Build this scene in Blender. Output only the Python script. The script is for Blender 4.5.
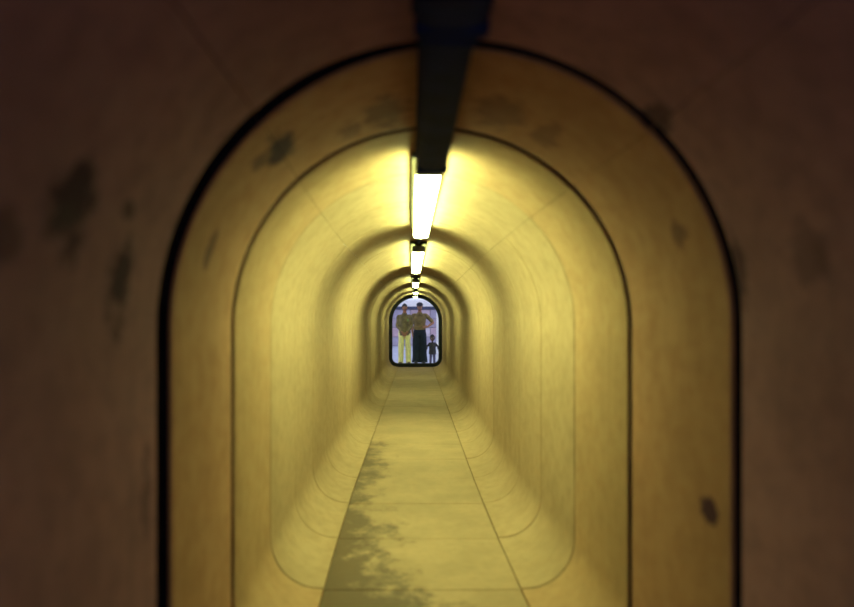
import bpy, bmesh, math, random
from mathutils import Vector, Matrix, noise

random.seed(7)
scene = bpy.context.scene
for o in list(bpy.data.objects):
    bpy.data.objects.remove(o, do_unlink=True)
COL = scene.collection
PI = math.pi

# ------------------------------------------------------------------ camera
EYE = 1.30                       # camera height over the walkway
cam_d = bpy.data.cameras.new('camera')
cam = bpy.data.objects.new('camera', cam_d)
COL.objects.link(cam)
cam.location = (0, 0, EYE)
cam.rotation_euler = (PI / 2, 0, 0)          # looks along +Y
cam_d.sensor_width = 36.0
cam_d.lens = 28.0
cam_d.shift_x = 0.0135
cam_d.shift_y = 0.0193
cam_d.clip_start = 0.02
cam_d.clip_end = 300
cam_d.dof.use_dof = True
cam_d.dof.focus_distance = 12.0
cam_d.dof.aperture_fstop = 1.1
scene.camera = cam

# ------------------------------------------------------------------ sky (overcast dusk, thin clouds)
SKY_STRENGTH = 1.15
LAMP_STRENGTH = 84.0
LAMP_COLOR = (1.0, 1.33, 0.50)
world = bpy.data.worlds.new('sky')
scene.world = world
world.use_nodes = True
wn = world.node_tree
wn.nodes.clear()
w_out = wn.nodes.new('ShaderNodeOutputWorld')
w_bg = wn.nodes.new('ShaderNodeBackground')
w_tc = wn.nodes.new('ShaderNodeTexCoord')
w_no = wn.nodes.new('ShaderNodeTexNoise')
w_no.inputs['Scale'].default_value = 9.0
w_no.inputs['Detail'].default_value = 5.0
w_rp = wn.nodes.new('ShaderNodeValToRGB')
w_rp.color_ramp.elements[0].position = 0.40
w_rp.color_ramp.elements[0].color = (0.42, 0.58, 0.95, 1)
w_rp.color_ramp.elements[1].position = 0.60
w_rp.color_ramp.elements[1].color = (1.0, 0.95, 1.0, 1)
wn.links.new(w_tc.outputs['Generated'], w_no.inputs['Vector'])
wn.links.new(w_no.outputs['Fac'], w_rp.inputs['Fac'])
wn.links.new(w_rp.outputs['Color'], w_bg.inputs['Color'])
w_bg.inputs['Strength'].default_value = SKY_STRENGTH
wn.links.new(w_bg.outputs['Background'], w_out.inputs['Surface'])

# ------------------------------------------------------------------ view
vs = scene.view_settings
vs.view_transform = 'Standard'
vs.look = 'None'
vs.exposure = 0.0
vs.gamma = 1.0
vs.use_curve_mapping = False

# ------------------------------------------------------------------ helpers
def link(o, parent=None):
    COL.objects.link(o)
    if parent is not None:
        o.parent = parent
    return o

def mesh_obj(name, me, mat, parent=None):
    o = bpy.data.objects.new(name, me)
    if mat is not None:
        me.materials.clear()
        me.materials.append(mat)
    return link(o, parent)

def from_bm(name, bm, mat, parent=None, smooth=None):
    me = bpy.data.meshes.new(name)
    bmesh.ops.recalc_face_normals(bm, faces=bm.faces)
    bm.to_mesh(me)
    bm.free()
    if smooth is not None:
        for p in me.polygons:
            p.use_smooth = True
        me.set_sharp_from_angle(angle=math.radians(smooth))
    return mesh_obj(name, me, mat, parent)

def empty(name, loc):
    o = bpy.data.objects.new(name, None)
    o.empty_display_size = 0.1
    o.location = loc
    return link(o)

def tag(o, label=None, cat=None, group=None, kind=None):
    if label: o['label'] = label
    if cat: o['category'] = cat
    if group: o['group'] = group
    if kind: o['kind'] = kind
    return o

def add_box(bm, lo, hi, bevel=0.0, segs=2):
    r = bmesh.ops.create_cube(bm, size=1.0)
    vs_ = r['verts']
    for v in vs_:
        v.co = Vector([(lo[i] + hi[i]) / 2 + v.co[i] * (hi[i] - lo[i]) for i in range(3)])
    if bevel > 0:
        es = list({e for v in vs_ for e in v.link_edges})
        bmesh.ops.bevel(bm, geom=es, offset=bevel, segments=segs, affect='EDGES', profile=0.6)

def loft(bm, pts, rad, ref=Vector((0, -1, 0)), n=20, power=2.0):
    """closed tube through pts, elliptical rings rad=[(a,b)]; b is measured along ref."""
    pts = [Vector(p) for p in pts]
    rings = []
    for i, p in enumerate(pts):
        t = (pts[min(i + 1, len(pts) - 1)] - pts[max(i - 1, 0)]).normalized()
        b = (ref - t * ref.dot(t))
        if b.length < 1e-4:
            b = Vector((0, 0, 1)) - t * t.z
        b.normalize()
        a = b.cross(t).normalized()
        ra, rb = rad[i] if isinstance(rad[i], tuple) else (rad[i], rad[i])
        ring = []
        for k in range(n):
            th = 2 * PI * k / n
            c, s = math.cos(th), math.sin(th)
            if power != 2.0:
                c = math.copysign(abs(c) ** (2 / power), c)
                s = math.copysign(abs(s) ** (2 / power), s)
            ring.append(bm.verts.new(p + a * (c * ra) + b * (s * rb)))
        rings.append(ring)
    for r0, r1 in zip(rings, rings[1:]):
        for k in range(n):
            bm.faces.new((r0[k], r0[(k + 1) % n], r1[(k + 1) % n], r1[k]))
    bm.faces.new(list(reversed(rings[0])))
    bm.faces.new(rings[-1])

def smooth_path(pts, rad, sub=3):
    """Catmull-Rom through points and radii"""
    rad = [r if isinstance(r, tuple) else (r, r) for r in rad]
    P = [Vector(p) for p in pts]
    V = [list(p) + list(r) for p, r in zip(P, rad)]
    out = []
    for i in range(len(V) - 1):
        p0, p1, p2, p3 = V[max(i - 1, 0)], V[i], V[i + 1], V[min(i + 2, len(V) - 1)]
        for k in range(sub):
            t = k / sub
            out.append([0.5 * (2 * b + (c - a) * t + (2 * a - 5 * b + 4 * c - d) * t * t + (3 * b - a - 3 * c + d) * t ** 3)
                        for a, b, c, d in zip(p0, p1, p2, p3)])
    out.append(V[-1])
    return [o[:3] for o in out], [(max(o[3], .002), max(o[4], .002)) for o in out]

# ------------------------------------------------------------------ materials
def new_mat(name):
    m = bpy.data.materials.new(name)
    m.use_nodes = True
    nt = m.node_tree
    bsdf = nt.nodes['Principled BSDF']
    return m, nt, bsdf

def noise_node(nt, scale, detail=4.0, rough=0.55, vec=None, stretch=None):
    n = nt.nodes.new('ShaderNodeTexNoise')
    n.inputs['Scale'].default_value = scale
    n.inputs['Detail'].default_value = detail
    n.inputs['Roughness'].default_value = rough
    if vec is not None:
        if stretch is not None:
            mp = nt.nodes.new('ShaderNodeMapping')
            mp.inputs['Scale'].default_value = stretch
            nt.links.new(vec, mp.inputs['Vector'])
            vec = mp.outputs['Vector']
        nt.links.new(vec, n.inputs['Vector'])
    return n

def maprange(nt, val, a, b, c=0.0, d=1.0, smooth=True):
    n = nt.nodes.new('ShaderNodeMapRange')
    n.interpolation_type = 'SMOOTHSTEP' if smooth else 'LINEAR'
    nt.links.new(val, n.inputs['Value'])
    n.inputs['From Min'].default_value = a
    n.inputs['From Max'].default_value = b
    n.inputs['To Min'].default_value = c
    n.inputs['To Max'].default_value = d
    return n.outputs['Result']

def math_node(nt, op, a, b=None, clamp=False):
    n = nt.nodes.new('ShaderNodeMath')
    n.operation = op
    n.use_clamp = clamp
    for i, x in enumerate((a, b)):
        if x is None: continue
        if isinstance(x, (int, float)): n.inputs[i].default_value = x
        else: nt.links.new(x, n.inputs[i])
    return n.outputs[0]

def mix_col(nt, fac, a, b, mode='MIX'):
    n = nt.nodes.new('ShaderNodeMix')
    n.data_type = 'RGBA'
    n.blend_type = mode
    if isinstance(fac, (int, float)): n.inputs[0].default_value = fac
    else: nt.links.new(fac, n.inputs[0])
    for i, x in ((6, a), (7, b)):
        if isinstance(x, tuple): n.inputs[i].default_value = (*x, 1)
        else: nt.links.new(x, n.inputs[i])
    return n.outputs[2]

def bump(nt, bsdf, height, strength, dist):
    b = nt.nodes.new('ShaderNodeBump')
    b.inputs['Strength'].default_value = strength
    b.inputs['Distance'].default_value = dist
    nt.links.new(height, b.inputs['Height'])
    nt.links.new(b.outputs['Normal'], bsdf.inputs['Normal'])

def plain_mat(name, color, rough=0.7, var=0.25, scale=8.0, metallic=0.0):
    m, nt, bs = new_mat(name)
    tc = nt.nodes.new('ShaderNodeTexCoord')
    n = noise_node(nt, scale, vec=tc.outputs['Object'])
    f = maprange(nt, n.outputs['Fac'], 0.3, 0.7)
    dark = tuple(c * (1 - var) for c in color)
    lite = tuple(min(1, c * (1 + var)) for c in color)
    nt.links.new(mix_col(nt, f, dark, lite), bs.inputs['Base Color'])
    bs.inputs['Roughness'].default_value = rough
    bs.inputs['Metallic'].default_value = metallic
    return m

# stains and damp spots on the lining: (centre, radii, strength) in metres, world space
STAINS = []  # filled below before the material is made

# tunnel section
HW = 0.735                # half width
ZC = EYE - 0.026          # springing height of the arch
HAUNCH = 0.24
WALK = 0.478              # half width of the walkway
TH = 0.09                 # lining thickness
Y_IN, Y_END = -1.5, 18.50
BEND = [(-7, 0.12), (0.9, 0.105), (1.708, 0.090), (2.464, 0.058), (3.22, 0.034), (3.976, 0.016), (4.732, 0.006), (5.5, 0.0), (99, 0.0)]

def bend(y):
    for (y0, x0), (y1, x1) in zip(BEND, BEND[1:]):
        if y <= y1:
            return x0 + (x1 - x0) * (y - y0) / (y1 - y0)
    return 0.0

def on_lining(u, v):
    """where the ray with slope u (right) and v (up) from the eye meets the lining"""
    y = 0.3
    while y < 18:
        x, z = u * y - bend(y), EYE + v * y
        r = math.hypot(x, z - ZC) if z > ZC else abs(x)
        if r >= HW: break
        y += 0.01
    return Vector((u * y, y, EYE + v * y))

for u, v, ru, rz, s in ((-.513, .173, .026, .042, .8), (-.445, .060, .016, .046, .75), (-.432, .166, .010, .010, .6), (-.622, .128, .02, .02, .5),
                        (-.206, .256, .042, .020, .85), (-.235, .240, .022, .012, .5), (-.309, .113, .012, .032, .5), (-.365, .125, .010, .040, .45), (.443, -.291, .016, .017, .75),
                        (.487, .083, .012, .040, .6), (-.045, .312, .050, .016, .4), (.128, .312, .055, .02, .35), (.366, .305, .022, .016, .6), (.40, .128, .018, .022, .4),
                        (-.406, -.27, .010, .05, .4), (.60, .10, .022, .03, .35), (-.10, .286, .03, .012, .3), (.20, .28, .04, .014, .3)):
    STAINS.append((on_lining(u, v), (max(ru, .02) * 1.6 * 1.5, ru * 2.6 * 1.5, rz * 1.9 * 1.5), s))

def lining_material(name, c0, c1, c2, c3):
    m, nt, bs = new_mat(name)
    geo = nt.nodes.new('ShaderNodeNewGeometry')
    P = geo.outputs['Position']
    n1 = noise_node(nt, 2.2, 5, .6, P)
    n2 = noise_node(nt, 14, 5, .6, P)
    n3 = noise_node(nt, 3.0, 4, .6, P, (7, 7, .35))       # drips running down
    n4 = noise_node(nt, 120, 2, .5, P)
    base = mix_col(nt, maprange(nt, n1.outputs['Fac'], .3, .7), c0, c1)
    base = mix_col(nt, maprange(nt, n2.outputs['Fac'], .35, .75, 0, .6), base, c2)
    base = mix_col(nt, maprange(nt, n3.outputs['Fac'], .55, .8, 0, .35), base, c3)
    # small rust and dirt freckles
    vo = nt.nodes.new('ShaderNodeTexVoronoi')
    vo.inputs['Scale'].default_value = 30
    nt.links.new(P, vo.inputs['Vector'])
    fre = maprange(nt, vo.outputs['Distance'], .05, .16, 1, 0)
    gate = maprange(nt, noise_node(nt, 9, 2, .5, P).outputs['Fac'], .55, .66)
    base = mix_col(nt, math_node(nt, 'MULTIPLY', math_node(nt, 'MULTIPLY', fre, gate), .55), base, (.20, .10, .05))
    # stains with ragged edges
    nd = noise_node(nt, 16, 4, .6, P)
    dist = maprange(nt, nd.outputs['Fac'], .2, .8, -.55, .55, False)
    total = None
    for c, r, s in STAINS:
        mp = nt.nodes.new('ShaderNodeMapping')
        mp.vector_type = 'POINT'
        mp.inputs['Scale'].default_value = tuple(1 / k for k in r)
        mp.inputs['Location'].default_value = tuple(-c[i] / r[i] for i in range(3))
        nt.links.new(P, mp.inputs['Vector'])
        ln = nt.nodes.new('ShaderNodeVectorMath')
        ln.operation = 'LENGTH'
        nt.links.new(mp.outputs['Vector'], ln.inputs[0])
        d = math_node(nt, 'ADD', ln.outputs['Value'], dist)
        f = maprange(nt, d, .45, 1.0, min(.97, s * 1.25), 0)
        total = f if total is None else math_node(nt, 'MAXIMUM', total, f)
    base = mix_col(nt, total, base, (.048, .019, .034))
    nt.links.new(base, bs.inputs['Base Color'])
    nt.links.new(maprange(nt, n2.outputs['Fac'], .3, .7, .68, .85), bs.inputs['Roughness'])
    bs.inputs['Specular IOR Level'].default_value = .015
    h = math_node(nt, 'ADD', math_node(nt, 'MULTIPLY', n2.outputs['Fac'], .8), math_node(nt, 'MULTIPLY', n4.outputs['Fac'], .12))
    bump(nt, bs, h, .35, .006)
    return m

def walkway_material():
    m, nt, bs = new_mat('walkway_screed')
    geo = nt.nodes.new('ShaderNodeNewGeometry')
    P = geo.outputs['Position']
    sep = nt.nodes.new('ShaderNodeSeparateXYZ')
    nt.links.new(P, sep.inputs[0])
    n1 = noise_node(nt, 2.5, 5, .6, P)
    n2 = noise_node(nt, 22, 4, .6, P)
    base = mix_col(nt, maprange(nt, n1.outputs['Fac'], .3, .7), (.215, .137, .080), (.262, .166, .098))
    base = mix_col(nt, maprange(nt, n2.outputs['Fac'], .4, .75, 0, .3), base, (.178, .112, .062))
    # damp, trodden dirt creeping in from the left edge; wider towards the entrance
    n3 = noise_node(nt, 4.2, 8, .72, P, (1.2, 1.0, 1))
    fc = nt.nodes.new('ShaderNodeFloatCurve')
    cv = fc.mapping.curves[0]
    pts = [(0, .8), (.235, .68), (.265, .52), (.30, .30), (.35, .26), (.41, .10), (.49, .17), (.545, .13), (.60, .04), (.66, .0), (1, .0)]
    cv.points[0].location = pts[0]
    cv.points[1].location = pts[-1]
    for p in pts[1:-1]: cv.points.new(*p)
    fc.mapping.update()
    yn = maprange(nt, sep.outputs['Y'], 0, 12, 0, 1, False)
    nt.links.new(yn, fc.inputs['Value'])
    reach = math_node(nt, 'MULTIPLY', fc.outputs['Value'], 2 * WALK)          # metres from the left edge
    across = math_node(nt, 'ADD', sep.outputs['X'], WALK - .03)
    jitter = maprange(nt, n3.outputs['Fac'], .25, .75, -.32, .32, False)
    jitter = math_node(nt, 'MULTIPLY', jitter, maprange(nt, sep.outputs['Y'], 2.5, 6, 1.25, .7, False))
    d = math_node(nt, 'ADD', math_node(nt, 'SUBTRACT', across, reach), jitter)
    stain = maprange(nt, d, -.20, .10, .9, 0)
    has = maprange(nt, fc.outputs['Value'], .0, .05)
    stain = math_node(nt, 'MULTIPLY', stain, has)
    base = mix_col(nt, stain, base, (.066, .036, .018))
    nt.links.new(base, bs.inputs['Base Color'])
    nt.links.new(maprange(nt, stain, 0, .8, .75, .62), bs.inputs['Roughness'])
    bs.inputs['Specular IOR Level'].default_value = .08
    bump(nt, bs, n2.outputs['Fac'], .3, .005)
    return m

M_LINING = lining_material('lining_coated', (.245, .157, .094), (.285, .184, .111), (.21, .133, .080), (.175, .108, .066))
M_BROWN = lining_material('lining_brown', (.235, .112, .128), (.285, .138, .156), (.17, .083, .098), (.13, .068, .082))  # tones of the three nearest rings, browner than the rest
M_RED_BROWN = lining_material('lining_red_brown', (.29, .148, .086), (.345, .178, .104), (.235, .117, .068), (.19, .095, .058))
M_MID_BROWN = lining_material('lining_mid_brown', (.262, .152, .084), (.305, .178, .098), (.222, .127, .070), (.18, .100, .058))
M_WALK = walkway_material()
M_BUTT = plain_mat('joint_butt_black', (.010, .010, .013), .95)
M_JOINT = plain_mat('joint_dark', (.012, .012, .015), .95)
M_HOUSING = plain_mat('housing_grimy', (.006, .012, .060), .8)
M_TRAY = plain_mat('tray_brown', (.030, .021, .012), .95)
M_END_SHADE = plain_mat('end_shade_black', (.018, .018, .022), .6)  # shade of the unlit tunnel end, put into a black colour
for m_ in (M_TRAY, M_HOUSING, M_JOINT, M_BUTT, M_END_SHADE):
    m_.node_tree.nodes['Principled BSDF'].inputs['Specular IOR Level'].default_value = .04
M_CAP = plain_mat('lamp_cap', (.10, .10, .11), .5)
M_DEAD = plain_mat('unlit_cover', (.006, .012, .060), .8)
M_DEAD.node_tree.nodes['Principled BSDF'].inputs['Specular IOR Level'].default_value = .06

def lamp_material(k=1.0):
    m, nt, bs = new_mat('fluorescent_cover')
    bs.inputs['Base Color'].default_value = (.8, .78, .6, 1)
    bs.inputs['Roughness'].default_value = .4
    bs.inputs['Emission Color'].default_value = (*LAMP_COLOR, 1)
    bs.inputs['Emission Strength'].default_value = LAMP_STRENGTH * k
    return m
M_LAMP = lamp_material()
M_LAMP_OLD = lamp_material(.62)

# ------------------------------------------------------------------ tunnel lining
SEAM_L, SEAM_R = math.radians(42), math.radians(45)     # from the crown

def section(kind, grow=0.0):
    """polyline (x,z) of the lining, from one seam to the next; grow pushes it outward"""
    pts = []
    R = HW + grow
    if kind == 'crown':
        n = 26
        for i in range(n + 1):
            a = -SEAM_L + (SEAM_L + SEAM_R) * i / n
            pts.append((R * math.sin(a), ZC + R * math.cos(a)))
    else:
        sgn = -1 if kind == 'left' else 1
        a0 = SEAM_L if kind == 'left' else SEAM_R
        n = 16
        for i in range(n + 1):
            a = a0 + .003 + (PI / 2 - a0 - .003) * i / n
            pts.append((sgn * R * math.sin(a), ZC + R * math.cos(a)))
        for k in (1, 2, 3):
            pts.append((sgn * R, ZC + (HAUNCH - ZC) * k / 3))
        cx = HW - HAUNCH
        rr = HAUNCH + grow
        for i in range(1, 11):
            a = PI / 2 * i / 10
            pts.append((sgn * (cx + rr * math.cos(a)), HAUNCH - rr * math.sin(a)))
        pts.append((sgn * (WALK + .002), -grow))
    return pts

def panel(kind, a, b, parent, jog, mat):
    bm = bmesh.new()
    ch = 0.007
    inner, outer = section(kind), section(kind, TH)
    rows = []
    n = len(inner)
    def ring(sec, y, side):
        out = []
        for k, (x, z) in enumerate(sec):
            g = gap_at(a if side == 0 else b, kind, k / (n - 1)) / 2
            yy = y + g if side == 0 else y - g
            out.append(bm.verts.new((x + bend(yy), yy, z)))
        return out
    for y, off, side in ((a, ch, 0), (a + ch, 0, 0), (b - ch, 0, 1), (b, ch, 1)):
        rows.append(ring(section(kind, off + jog), y, side))
    back = [ring(outer, b, 1), ring(outer, a, 0)]
    loop = rows + back
    for r0, r1 in zip(loop, loop[1:] + loop[:1]):
        for k in range(n - 1):
            bm.faces.new((r0[k], r0[k + 1], r1[k + 1], r1[k]))
    bm.faces.new([r[0] for r in loop])
    bm.faces.new([r[-1] for r in reversed(loop)])
    o = from_bm('lining_panel', bm, mat, parent, smooth=30)
    o.data.materials.append(M_BUTT)                      # the butt ends get a black colour
    for p in o.data.polygons:
        if abs(p.normal.y) > .9: p.material_index = 1
    return o

def backing(kind):
    """the dark ground behind the joints"""
    bm = bmesh.new()
    ys = [Y_IN] + [b[0] for b in BEND if Y_IN < b[0] < Y_END] + [Y_END]
    rows = []
    for g in (TH + .002, TH + .12):
        for y in (ys if g < .15 else ys[::-1]):
            rows.append([bm.verts.new((x + bend(y), y, z)) for x, z in section(kind, g)])
    n = len(rows[0])
    for r0, r1 in zip(rows, rows[1:] + rows[:1]):
        for k in range(n - 1):
            bm.faces.new((r0[k], r0[k + 1], r1[k + 1], r1[k]))
    bm.faces.new([r[0] for r in rows])
    bm.faces.new([r[-1] for r in rows])
    return bm

wall_l = tag(from_bm('wall_left', backing('left'), M_JOINT), 'curved left concrete wall of the tunnel with stained lining panels', kind='structure')
wall_r = tag(from_bm('wall_right', backing('right'), M_JOINT), 'curved right concrete wall of the tunnel with rust-spotted panels', kind='structure')
ceil_ = tag(from_bm('ceiling', backing('crown'), M_JOINT), 'arched concrete tunnel vault above the walkway', kind='structure')
bm = bmesh.new()
add_box(bm, (-HW - .5, Y_IN, -.30), (HW + .5, Y_END + .2, -TH - .004))
floor = tag(from_bm('floor', bm, M_JOINT), 'flat concrete walkway along the tunnel with dark damp stains', kind='structure')

PITCH, J0 = 0.756, 1.708
joints = [J0 + PITCH * k for k in range(0, 23)] + [.0]
joints.sort()
joints = [j for j in joints if Y_IN + .2 < j < Y_END - .3]
bounds = [Y_IN] + joints + [Y_END]

def gap(y, kind):
    if abs(y - J0) < .01: return {'left': .098, 'right': .045, 'crown': .055}[kind]
    if abs(y - J0 - PITCH) < .01: return {'left': .050, 'right': .045, 'crown': .045}[kind]
    if abs(y - J0 - 2 * PITCH) < .01: return .012
    if y < J0: return .02
    return .005

def gap_at(y, kind, t):
    """joint width along a panel; t runs from its first to its last section point"""
    if kind != 'crown': return gap(y, kind)
    l, c, r = gap(y, 'left'), gap(y, 'crown'), gap(y, 'right')
    w = t * 2 if t < .5 else t * 2 - 1
    w = w * w * (3 - 2 * w)
    return l + (c - l) * w if t < .5 else c + (r - c) * w

for i, (a, b) in enumerate(zip(bounds, bounds[1:])):
    for kind, par in (('left', wall_l), ('right', wall_r), ('crown', ceil_)):
        panel(kind, a, b, par, random.uniform(-.0015, .0025),
              M_BROWN if b < J0 + .01 else M_RED_BROWN if b < J0 + PITCH + .01 else M_MID_BROWN if b < J0 + 2 * PITCH + .01 else M_LINING)  # ring colour steps from brown near the camera to the common tone
    bm = bmesh.new()
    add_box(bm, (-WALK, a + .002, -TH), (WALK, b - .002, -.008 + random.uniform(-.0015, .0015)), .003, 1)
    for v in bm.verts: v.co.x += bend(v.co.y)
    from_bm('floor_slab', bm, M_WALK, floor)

# black band added at the far end for the shade of the unlit last stretch
bm = bmesh.new()
def full_section(grow):
    s = section('left', grow)[:-1]
    c = section('crown', grow)
    r = section('right', grow)[:-1]
    return s[::-1] + c[1:-1] + r
sin_, sout = full_section(-.088), full_section(.20)
rows = []
for sec, y in ((sin_, Y_END + .004), (sin_, Y_END + .20), (sout, Y_END + .20), (sout, Y_END + .004)):
    rows.append([bm.verts.new((x, y, z)) for x, z in sec])
n = len(rows[0])
for r0, r1 in zip(rows, rows[1:] + rows[:1]):
    for k in range(n):
        bm.faces.new((r0[k], r0[(k + 1) % n], r1[(k + 1) % n], r1[k]))
collar = tag(from_bm('shade_band_1', bm, M_END_SHADE, smooth=35), 'black rounded band around the far tunnel opening, added as shade of the unlit end', kind='structure')

# ------------------------------------------------------------------ ceiling lights
def ceiling_light(y0, y1, x0, x1, label, lit=True, w=.14, cover=.105, drop=.0, group='fluorescent lights along the tunnel crown'):
    L = y1 - y0
    root = empty('ceiling_light', ((x0 + x1) / 2, (y0 + y1) / 2, ZC + HW))
    root.rotation_euler = (0, 0, math.atan2(-(x1 - x0), L))
    tag(root, label, 'light', group)
    h = L / 2
    ch = .052
    zb = EYE + .605 - (ZC + HW) - drop           # underside of the cover relative to the crown
    # housing: wide thin tray against the crown with a narrow spine that carries the cover
    bm = bmesh.new()
    sp = w / 2 * .42 if lit else w / 2
    prof = [(-w / 2, -.008), (w / 2, -.008), (w / 2, -.030), (sp, -.034), (sp, zb + ch), (-sp, zb + ch), (-sp, -.034), (-w / 2, -.030)]
    ra = [bm.verts.new((x, -h, z)) for x, z in prof]
    rb = [bm.verts.new((x, h, z)) for x, z in prof]
    m = len(prof)
    for k in range(m): bm.faces.new((ra[k], ra[(k + 1) % m], rb[(k + 1) % m], rb[k]))
    bm.faces.new(ra); bm.faces.new(rb[::-1])
    bmesh.ops.bevel(bm, geom=[e for e in bm.edges], offset=.003, segments=1, affect='EDGES')
    hs = from_bm('housing', bm, M_TRAY if lit else M_HOUSING, root)
    # cover: rounded wrap-around diffuser below the spine
    bm = bmesh.new()
    prof = []
    for k in range(20):
        a = 2 * PI * k / 20
        c_, s_ = math.cos(a), math.sin(a)
        prof.append((cover / 2 * math.copysign(abs(c_) ** .8, c_), zb + ch / 2 + ch / 2 * math.copysign(abs(s_) ** .8, s_)))
    hh = h - .045
    ra = [bm.verts.new((x, -hh, z)) for x, z in prof]
    rb = [bm.verts.new((x, hh, z)) for x, z in prof]
    m = len(prof)
    for k in range(m): bm.faces.new((ra[k], ra[(k + 1) % m], rb[(k + 1) % m], rb[k]))
    bm.faces.new(ra); bm.faces.new(rb[::-1])
    tag(from_bm('diffuser', bm, (M_LAMP if y0 < 10 else M_LAMP_OLD) if lit else M_DEAD, root, smooth=40), 'glowing tube cover' if lit else 'dead dark tube cover')
    for s in (-1, 1):
        bm = bmesh.new()
        y = s * (h - .022)
        add_box(bm, (-cover / 2 - .004, y - .0225, zb - .003), (cover / 2 + .004, y + .0225, zb + ch + .004), .012)
        cap = from_bm('end_cap', bm, M_CAP if lit else M_HOUSING, root)
    return root

ceiling_light(-1.10, 1.42, .085, .076, 'dark unlit fixture overhead, widest and nearest in the foreground', False, w=.170, cover=.15, drop=.004)
ceiling_light(1.44, 2.73, .074, .066, 'dark unlit fixture between the foreground one and the first lit lamp', False, w=.132, cover=.12)
ceiling_light(2.75, 4.95, .056, .040, 'largest and brightest glowing fluorescent lamp, first lit one from the viewer', w=.145)
ceiling_light(5.90, 8.70, .028, .008, 'second glowing fluorescent lamp, just beyond the brightest one', w=.145)
ceiling_light(10.70, 12.50, .004, .0, 'third glowing fluorescent lamp, small and high above the far opening', w=.145)
ceiling_light(14.45, 15.80, .0, .0, 'fourth glowing lamp, tiny, just above the crown of the opening', w=.145)
ceiling_light(17.10, 18.10, .0, .0, 'farthest and smallest glowing lamp, touching the top of the opening', w=.145)
# power cable clipped along the crown, tying the fixtures together
for (ya, yb, xa, xb, lab) in ((4.95, 5.90, .040, .028, 'short dark cable linking the brightest lamp to the second lamp'),
                              (8.70, 10.70, .008, .004, 'short dark cable linking the second lamp to the third lamp'),
                              (12.50, 14.45, .0, .0, 'short dark cable linking the third lamp to the fourth lamp'),
                              (15.80, 17.10, .0, .0, 'tiny dark cable linking the fourth lamp to the farthest lamp')):
    bm = bmesh.new()
    pts = [(xa + (xb - xa) * t, ya + (yb - ya) * t, ZC + HW - .019 - .02 * math.sin(PI * t)) for t in [k / 10 for k in range(11)]]
    loft(bm, pts, [.016] * 11, ref=Vector((0, 0, 1)), n=8)
    tag(from_bm('power_cable', bm, M_HOUSING, smooth=50), lab, 'cable', 'cables between the lamps')

# ------------------------------------------------------------------ outside the far end
M_PAVE = plain_mat('paving_blue_grey', (.42, .45, .58), .8, .12, 3)
bm = bmesh.new()
add_box(bm, (-30, Y_END + .201, -.4), (30, 90, -.012))
ground = tag(from_bm('ground', bm, M_PAVE), 'pale blue-grey pavement outside the far tunnel opening', kind='structure')

M_MORTAR = plain_mat('mortar', (.35, .33, .38), .9)
WY = 33.5
bm = bmesh.new()
add_box(bm, (-8, WY + .03, -.012), (8, WY + .4, 1.84))
wall_b = tag(from_bm('wall_back', bm, M_MORTAR), 'low pinkish block wall across the pavement outside', kind='structure')
tints = [(.50, .38, .44), (.42, .38, .48), (.62, .55, .60), (.46, .40, .42), (.58, .42, .48), (.38, .36, .46), (.40, .33, .40)]
mats = [plain_mat('block_tint', t, .85, .15, 4) for t in tints]
bl = []
for mt in mats:
    bm = bmesh.new()
    add_box(bm, (-.49, -.06, -.222), (.49, .06, .222), .02, 1)
    me = bpy.data.meshes.new('wall_block')
    bm.to_mesh(me); bm.free(); me.materials.append(mt)
    bl.append(me)
for r in range(4):
    for c in range(-7, 8):
        o = bpy.data.objects.new('wall_block', random.choice(bl))
        o.location = (c + (.25 if r % 2 else -.25), WY, .215 + .46 * r)
        link(o, wall_b)
M_DARKLINE = plain_mat('slate_dark_blue', (.06, .07, .13), .7)  # dark blue-grey strip below the white coping
M_COPING = plain_mat('coping_white', (.90, .87, .86), .7, .06)
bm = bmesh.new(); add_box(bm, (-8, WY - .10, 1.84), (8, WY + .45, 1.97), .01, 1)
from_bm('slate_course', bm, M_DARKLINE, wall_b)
for c in range(-5, 6):
    bm = bmesh.new(); add_box(bm, (c * 1.5 - .74, WY - .04, 1.97), (c * 1.5 + .74, WY + .42, 2.30), .015, 1)
    from_bm('coping_stone', bm, M_COPING, wall_b)

M_WHITE = plain_mat('post_white', (.85, .82, .86), .6, .05)
post = empty('gate_post', (.712, 21.2, -.012))
tag(post, 'white painted square post standing right of the people outside', 'post')
bm = bmesh.new(); add_box(bm, (-.045, -.045, 0), (.045, .045, 1.62), .008)
from_bm('shaft', bm, M_WHITE, post)
bm = bmesh.new()
add_box(bm, (-.06, -.06, 1.62), (.06, .06, 1.66), .008)
v0 = [bm.verts.new(p) for p in ((-.05, -.05, 1.66), (.05, -.05, 1.66), (.05, .05, 1.66), (-.05, .05, 1.66))]
vt = bm.verts.new((0, 0, 1.70))
for k in range(4): bm.faces.new((v0[k], v0[(k + 1) % 4], vt))
from_bm('cap', bm, M_WHITE, post)

# ------------------------------------------------------------------ people
def remesh(bm, voxel, smooth_it=3, fac=.5):
    me = bpy.data.meshes.new('tmp')
    bmesh.ops.recalc_face_normals(bm, faces=bm.faces)
    bm.to_mesh(me); bm.free()
    o = bpy.data.objects.new('tmp', me)
    COL.objects.link(o)
    r = o.modifiers.new('r', 'REMESH'); r.mode = 'VOXEL'; r.voxel_size = voxel
    if smooth_it:
        s = o.modifiers.new('s', 'SMOOTH'); s.factor = fac; s.iterations = smooth_it
    dg = bpy.context.evaluated_depsgraph_get()
    out = bpy.data.meshes.new_from_object(o.evaluated_get(dg))
    bpy.data.objects.remove(o, do_unlink=True)
    for p in out.polygons: p.use_smooth = True
    return out

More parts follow.
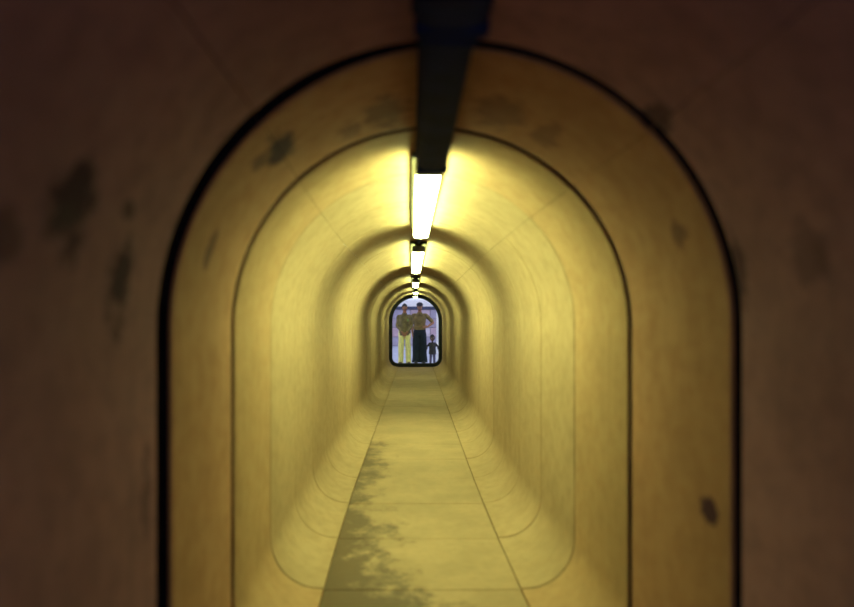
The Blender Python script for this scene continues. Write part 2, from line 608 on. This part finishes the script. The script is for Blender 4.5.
def folds(me, amp, freq=9.0, seed=0.0):
    off = Vector((seed, seed * 2.1, -seed))
    nrm = [v.normal.copy() for v in me.vertices]
    for v, nn in zip(me.vertices, nrm):
        q = Vector((v.co.x * freq, v.co.y * freq, v.co.z * freq * .6)) + off
        v.co += nn * (noise.noise(q) * amp)

def head(bm, c, s):
    """c: centre of the head, s: scale; faces -Y"""
    r = bmesh.ops.create_icosphere(bm, subdivisions=4, radius=1.0)
    def g(p, q, w): return math.exp(-((p - Vector(q)).length / w) ** 2)
    for v in r['verts']:
        p = v.co.copy()
        x, y, z = p
        w = 1.0
        if z < 0: w = 1 - .30 * (-z) ** 1.3
        d = 1.0
        if z < -.3 and y > 0: d = 1 - .45 * (-z - .3)
        q = Vector((x * .076 * w, y * .096 * d, z * .118))
        q.y -= .020 * g(p, (0, -.98, -.12), .16) + .010 * g(p, (0, -.96, .10), .14)          # nose
        q.y += .010 * (g(p, (.38, -.90, .08), .2) + g(p, (-.38, -.90, .08), .2))            # sockets
        q.y -= .006 * g(p, (0, -.9, -.45), .2) + .010 * g(p, (0, -.7, -.82), .25)           # lips, chin
        q.y -= .005 * (g(p, (.3, -.9, .28), .25) + g(p, (-.3, -.9, .28), .25))              # brow
        v.co = c + q * s
    for sx in (-1, 1):                                                                        # ears
        e = bmesh.ops.create_icosphere(bm, subdivisions=2, radius=1.0)
        for v in e['verts']:
            v.co = c + Vector((sx * .078 + v.co.x * .010, .010 + v.co.y * .018, -.004 + v.co.z * .032)) * s

def hand(bm, wrist, d, nrm, thumb, curl, s=1.0):
    """wrist point, finger direction d, palm normal nrm (the side fingers curl to), thumb side"""
    d = d.normalized(); nrm = (nrm - d * nrm.dot(d)).normalized()
    side = d.cross(nrm).normalized()
    if side.dot(thumb) < 0: side = -side
    P = lambda a, b, c: wrist + (d * a + side * b + nrm * c) * s
    loft(bm, [P(-.01, 0, 0), P(.02, 0, 0), P(.055, .002, 0), P(.088, .0, .003), P(.096, 0, .004)],
         [(.026 * s, .018 * s), (.032 * s, .017 * s), (.041 * s, .015 * s), (.040 * s, .013 * s), (.034 * s, .010 * s)], ref=nrm, n=14)
    for off, L in ((.030, .072), (.010, .081), (-.011, .076), (-.030, .059)):
        pos = P(.085, off, .002)
        a = curl * .35
        pts = [pos]
        for seg, k in ((.45, 1), (.30, 1.0), (.25, .8)):
            a += curl * k * .5
            pos = pos + (d * math.cos(a) + nrm * math.sin(a)) * (L * seg * s)
            pts.append(pos)
        pp, rr = smooth_path(pts, [.0095 * s, .0092 * s, .0085 * s, .0068 * s], 2)
        loft(bm, pp, rr, ref=side, n=8)
    pts = [P(.022, .026, .004), P(.045, .048, .012), P(.068, .058, .022), P(.088, .060, .032)]
    pp, rr = smooth_path(pts, [.013 * s, .0115 * s, .010 * s, .0075 * s], 2)
    loft(bm, pp, rr, ref=nrm, n=8)

def person(name, label, loc, S, skin, top, legs_m, hair_m, shoe_m, arms, leg_w, hip_x, foot_x, head_k=1.0, hair_kind='hair', hem=.86, yaw=0.0,
           sleeve='long', flare=0.0, bulk=1.0, group='people standing outside the far opening', head_turn=0.0):
    root = empty(name, loc)
    root.rotation_euler = (0, 0, yaw)
    root.scale = (S, S, S)
    tag(root, label, 'person', group)
    V = Vector
    hc = V((0, -.015, 1.545 + .118 * head_k))
    vox = .007
    # ---- body: one continuous surface
    bm = bmesh.new()
    p, r = smooth_path([(0, .0, .86), (0, 0, .97), (0, .0, 1.10), (0, 0, 1.27), (0, .0, 1.40), (0, .005, 1.47)],
                       [(.145, .10), (.16, .112), (.135, .098), (.160, .112), (.165, .095), (.085, .065)])
    loft(bm, p, r, n=24)
    loft(bm, [(0, .008, 1.43), (0, 0, 1.50), (0, -.005, 1.60)], [(.068, .062), (.056, .056), (.055, .056)], n=16)
    head(bm, hc, head_k)
    for a in arms:
        pts = [V(q) for q in (a['shoulder'], a['elbow'], a['wrist'])]
        mid1, mid2 = pts[0].lerp(pts[1], .5), pts[1].lerp(pts[2], .4)
        root_ = V((pts[0].x * .45, pts[0].y, pts[0].z - .015))
        p, r = smooth_path([root_, pts[0], mid1, pts[1], mid2, pts[2]], [.05, .053, .048, .039, .040, .027], 3)
        loft(bm, p, r, n=14)
        hand(bm, pts[2], a['dir'], a['palm'], a['thumb'], a['curl'], 1.0)
    for sx in (-1, 1):
        hx, fx = sx * hip_x, sx * foot_x
        p, r = smooth_path([(hx, 0, .93), (hx * .97 + fx * .03, -.005, .75), (hx * .5 + fx * .5, -.012, .50), (hx * .25 + fx * .75, .012, .33), (fx, .02, .09)],
                           [.088, .080, .056, .055, .038], 4)
        loft(bm, p, r, n=16)
        ft = fx + sx * .02
        p, r = smooth_path([(fx, .055, .045), (fx, .0, .055), (fx + sx * .01, -.08, .042), (ft, -.16, .030), (ft, -.185, .026)],
                           [(.030, .035), (.040, .05), (.045, .036), (.042, .024), (.030, .018)], 3)
        loft(bm, p, r, ref=V((0, 0, 1)), n=14)
    body = mesh_obj('body', remesh(bm, vox, 3), skin, root)
    # eyes, brows and mouth
    for sx in (-1, 1):
        bm = bmesh.new()
        bmesh.ops.create_uvsphere(bm, u_segments=12, v_segments=8, radius=.0098 * head_k)
        e = from_bm('eye', bm, M_EYE, body, smooth=60)
        e.location = hc + V((sx * .031, -.0752, .008)) * head_k
        bm = bmesh.new()
        bmesh.ops.create_uvsphere(bm, u_segments=10, v_segments=6, radius=.0056 * head_k)
        i = from_bm('iris', bm, M_IRIS, body, smooth=60)
        i.location = hc + V((sx * .031, -.0808, .007)) * head_k
        bm = bmesh.new()
        loft(bm, [hc + V((sx * q, yy, zz)) * head_k for q, yy, zz in ((.014, -.095, .030), (.031, -.093, .035), (.050, -.078, .031))], [(.004, .003), (.005, .004), (.003, .003)], n=8)
        from_bm('eyebrow', bm, hair_m, body, smooth=60)
    bm = bmesh.new()
    loft(bm, [hc + V((q, yy, -.055)) * head_k for q, yy in ((-.024, -.080), (-.012, -.0885), (0, -.091), (.012, -.0885), (.024, -.080))],
         [(.003, .003), (.0055, .0065), (.006, .007), (.0055, .0065), (.003, .003)], ref=V((0, 0, 1)), n=8)
    from_bm('mouth', bm, M_LIP, body, smooth=60)
    # ---- hair or cap
    bm = bmesh.new()
    r = bmesh.ops.create_icosphere(bm, subdivisions=4, radius=1.0)
    for v in r['verts']:
        x, y, z = v.co
        lim = .30 if y < -.35 else (-.15 if y < .25 else -.55)
        k = 1.0 if z > lim else .86
        v.co = hc + V((x * .086 * k, (y * .103 + .008) * k, z * .128 * k + .006)) * head_k
    hair = remesh(bm, .006, 4)
    folds(hair, .006, 30, 3)
    mesh_obj('hair', hair, hair_m, root)
    if hair_kind == 'cap':
        bm = bmesh.new()
        p, r = smooth_path([hc + V((0, .006, z)) * head_k for z in (.045, .06, .09, .125, .145)],
                           [(.095 * head_k, .115 * head_k), (.097 * head_k, .117 * head_k), (.092 * head_k, .11 * head_k), (.07 * head_k, .085 * head_k), (.02, .025)])
        loft(bm, p, r, n=28)
        cp = mesh_obj('cap', remesh(bm, .006, 3), M_CAPCLOTH, root)
        bm = bmesh.new()
        loft(bm, [hc + V((0, -.075, .052)) * head_k, hc + V((0, -.12, .050)) * head_k, hc + V((0, -.165, .040)) * head_k], [(.088, .006), (.082, .006), (.045, .005)],
             ref=V((0, 0, 1)), n=20)
        from_bm('brim', bm, M_CAPCLOTH, cp, smooth=50)
    # ---- top
    bm = bmesh.new()
    p, r = smooth_path([(0, 0, hem), (0, 0, hem + .10), (0, 0, 1.10), (0, 0, 1.27), (0, .0, 1.40), (0, .005, 1.475)],
                       [(.180, .128), (.183, .132), (.163, .122), (.182, .130), (.180, .110), (.085, .075)])
    r = [(q0 * bulk, q1 * bulk) for q0, q1 in r]
    loft(bm, p, r, n=28)
    loft(bm, [(0, .006, 1.46), (0, .002, 1.515)], [(.078, .074), (.070, .070)], n=18)     # collar stand
    for a in arms:
        sh, el, wr = (V(q) for q in (a['shoulder'], a['elbow'], a['wrist']))
        root_ = V((sh.x * .45, sh.y, sh.z - .02))
        if sleeve == 'long':
            p, r = smooth_path([root_, sh, sh.lerp(el, .5), el, el.lerp(wr, .45), el.lerp(wr, .93)], [q * bulk for q in (.068, .064, .057, .051, .047, .038)], 3)
        else:
            p, r = smooth_path([root_, sh, sh.lerp(el, .5), sh.lerp(el, .88)], [.068, .064, .059, .056], 3)
        loft(bm, p, r, n=16)
    me = remesh(bm, .008, 3)
    folds(me, .012, 9, S * 3)
    shirt = mesh_obj('shirt', me, top, root)
    for sx in (-1, 1):                                                                        # collar points
        bm = bmesh.new()
        vs_ = [bm.verts.new(q) for q in ((sx * .005, -.112, 1.478), (sx * .066, -.062, 1.515), (sx * .085, -.092, 1.455), (sx * .045, -.124, 1.425))]
        f = bm.faces.new(vs_)
        ex = bmesh.ops.extrude_face_region(bm, geom=[f])
        for v in ex['geom']:
            if isinstance(v, bmesh.types.BMVert): v.co += V((0, -.008, .004))
        from_bm('collar_point', bm, top, shirt)
    for k in range(5):                                                                        # buttons
        bm = bmesh.new()
        zz = 1.40 - k * .095
        bmesh.ops.create_cone(bm, cap_ends=True, segments=10, radius1=.007, radius2=.007, depth=.012, matrix=Matrix.Translation((0, -.129, zz)) @ Matrix.Rotation(PI / 2, 4, 'X'))
        from_bm('button', bm, M_BUTTON, shirt)
    # ---- trousers
    bm = bmesh.new()
    p, r = smooth_path([(0, 0, .80), (0, 0, .90), (0, 0, .99), (0, 0, 1.04)], [(.13, .10), (.176, .128), (.172, .124), (.155, .112)], 3)
    loft(bm, p, r, n=24)
    for sx in (-1, 1):
        hx, fx = sx * hip_x, sx * foot_x
        w0, w1 = leg_w
        p, r = smooth_path([(hx, 0, .92), (hx * .9 + fx * .1, -.005, .75), (hx * .5 + fx * .5, -.008, .50), (hx * .25 + fx * .75, .008, .30), (fx, .012, .04)],
                           [(.094, .105), (w0, .10), ((w0 + w1) / 2, .083), (w1, .08), (w1 + flare, .085 + flare)], 4)
        loft(bm, p, r, n=18)
    me = remesh(bm, .008, 3)
    folds(me, .010, 8, S * 5 + 1)
    tr = mesh_obj('trousers', me, legs_m, root)
    bm = bmesh.new()
    p, r = [(0, 0, 1.005), (0, 0, 1.04)], [(.168, .122), (.160, .116)]
    loft(bm, p, r, n=28)
    from_bm('belt', bm, M_BELT, tr, smooth=50)
    # ---- shoes
    for sx in (-1, 1):
        fx = sx * foot_x; ft = fx + sx * .02
        bm = bmesh.new()
        p, r = smooth_path([(fx, .075, .045), (fx, .03, .055), (fx + sx * .01, -.08, .047), (ft, -.17, .034), (ft, -.20, .028)],
                           [(.036, .036), (.046, .055), (.052, .045), (.048, .032), (.034, .022)], 3)
        loft(bm, p, r, ref=V((0, 0, 1)), n=16)
        sh = mesh_obj('shoe', remesh(bm, .006, 2), shoe_m, root)
        bm = bmesh.new()
        add_box(bm, (fx - .045 + sx * .01, -.195, 0), (fx + .045 + sx * .01, .08, .018), .008)
        from_bm('sole', bm, M_BELT, sh)
    return root

def skin_mat(name, c):
    m, nt, bs = new_mat(name)
    tc = nt.nodes.new('ShaderNodeTexCoord')
    n = noise_node(nt, 12, vec=tc.outputs['Object'])
    nt.links.new(mix_col(nt, n.outputs['Fac'], tuple(k * .85 for k in c), c), bs.inputs['Base Color'])
    bs.inputs['Roughness'].default_value = .55
    bs.inputs['Subsurface Weight'].default_value = .08
    return m
M_EYE = plain_mat('eye_white', (.75, .72, .68), .3, .03)
M_IRIS = plain_mat('iris_brown', (.05, .03, .02), .3)
M_LIP = plain_mat('lip', (.30, .11, .08), .5)
M_BELT = plain_mat('belt_dark', (.03, .025, .02), .5)
M_BUTTON = plain_mat('button_horn', (.25, .20, .12), .4)
M_CAPCLOTH = plain_mat('cap_cloth', (.030, .026, .040), .9)
SK1 = skin_mat('skin_tan', (.34, .15, .075))
SK2 = skin_mat('skin_tan_light', (.36, .16, .09))
SK3 = skin_mat('skin_brown', (.09, .045, .04))
HAIR = plain_mat('hair_dark', (.022, .018, .020), .7, .3, 40)
SHIRT1 = plain_mat('jacket_olive_brown', (.165, .125, .060), .9, .22, 9)
SHIRT2 = plain_mat('shirt_khaki', (.20, .14, .055), .9, .3, 7)
SHIRT3 = plain_mat('top_dark', (.035, .030, .040), .9, .3, 9)
TROU1 = plain_mat('trousers_pale_yellow', (.76, .69, .30), .9, .10, 7)
TROU2 = plain_mat('trousers_navy', (.006, .013, .022), .9, .3, 7)
TROU3 = plain_mat('trousers_dusk_violet', (.10, .08, .17), .9, .3, 7)
SHOE1 = plain_mat('shoe_brown', (.09, .055, .03), .6)
SHOE2 = plain_mat('shoe_black', (.012, .012, .014), .5)
V = Vector

GZ = -.012
arms_left = [dict(shoulder=(sx * .165, .005, 1.415), elbow=(sx * .212, .0, 1.15), wrist=(sx * .075, -.165, .955),
                  dir=V((-sx * .45, -.06, -.85)), palm=V((-sx * .6, .8, 0)), thumb=V((-sx * .2, -1, .2)), curl=.55) for sx in (-1, 1)]
left_man = person('person', 'person in olive jacket and pale yellow trousers, hands clasped in front', (-.318, 19.45, GZ), 1.0,
       SK1, SHIRT1, TROU1, HAIR, SHOE1, arms_left, (.088, .078), .090, .115, hair_kind='hair')
# pale green badge on the jacket
bm = bmesh.new()
add_box(bm, (.075, -.150, 1.27), (.125, -.118, 1.34), .006)
from_bm('chest_badge', bm, plain_mat('badge_green', (.20, .26, .09), .7), left_man)

arms_right = [dict(shoulder=(-.178, .01, 1.425), elbow=(-.225, .045, 1.14), wrist=(-.215, -.02, .90),
                   dir=V((0, -.1, -1)), palm=V((1, 0, 0)), thumb=V((0, -1, 0)), curl=.4),
              dict(shoulder=(.178, .005, 1.425), elbow=(.395, .06, 1.215), wrist=(.232, -.070, 1.085),
                   dir=V((-.80, -.50, -.05)), palm=V((-.45, .75, 0)), thumb=V((0, .4, 1)), curl=.35)]
person('person', 'person in khaki shirt, dark cap and wide navy trousers, hand on hip', (.128, 19.93, GZ), 1.02,
       SK2, SHIRT2, TROU2, HAIR, SHOE2, arms_right, (.112, .112), .095, .100, hair_kind='cap', hem=1.0, flare=.02, sleeve='short')

arms_child = [dict(shoulder=(sx * .165, .005, 1.415), elbow=(sx * .37, .0, 1.22), wrist=(sx * .40, -.08, 1.02),
                   dir=V((sx * .1, -.15, -1)), palm=V((-sx, 0, 0)), thumb=V((0, -1, 0)), curl=.4) for sx in (-1, 1)]
person('person', 'small child in dark clothes beside the navy trousers, shortest of the three', (.500, 19.55, GZ), .435,
       SK3, SHIRT3, TROU3, HAIR, SHOE2, arms_child, (.100, .080), .095, .135, head_k=2.0, hem=.70, bulk=1.35)
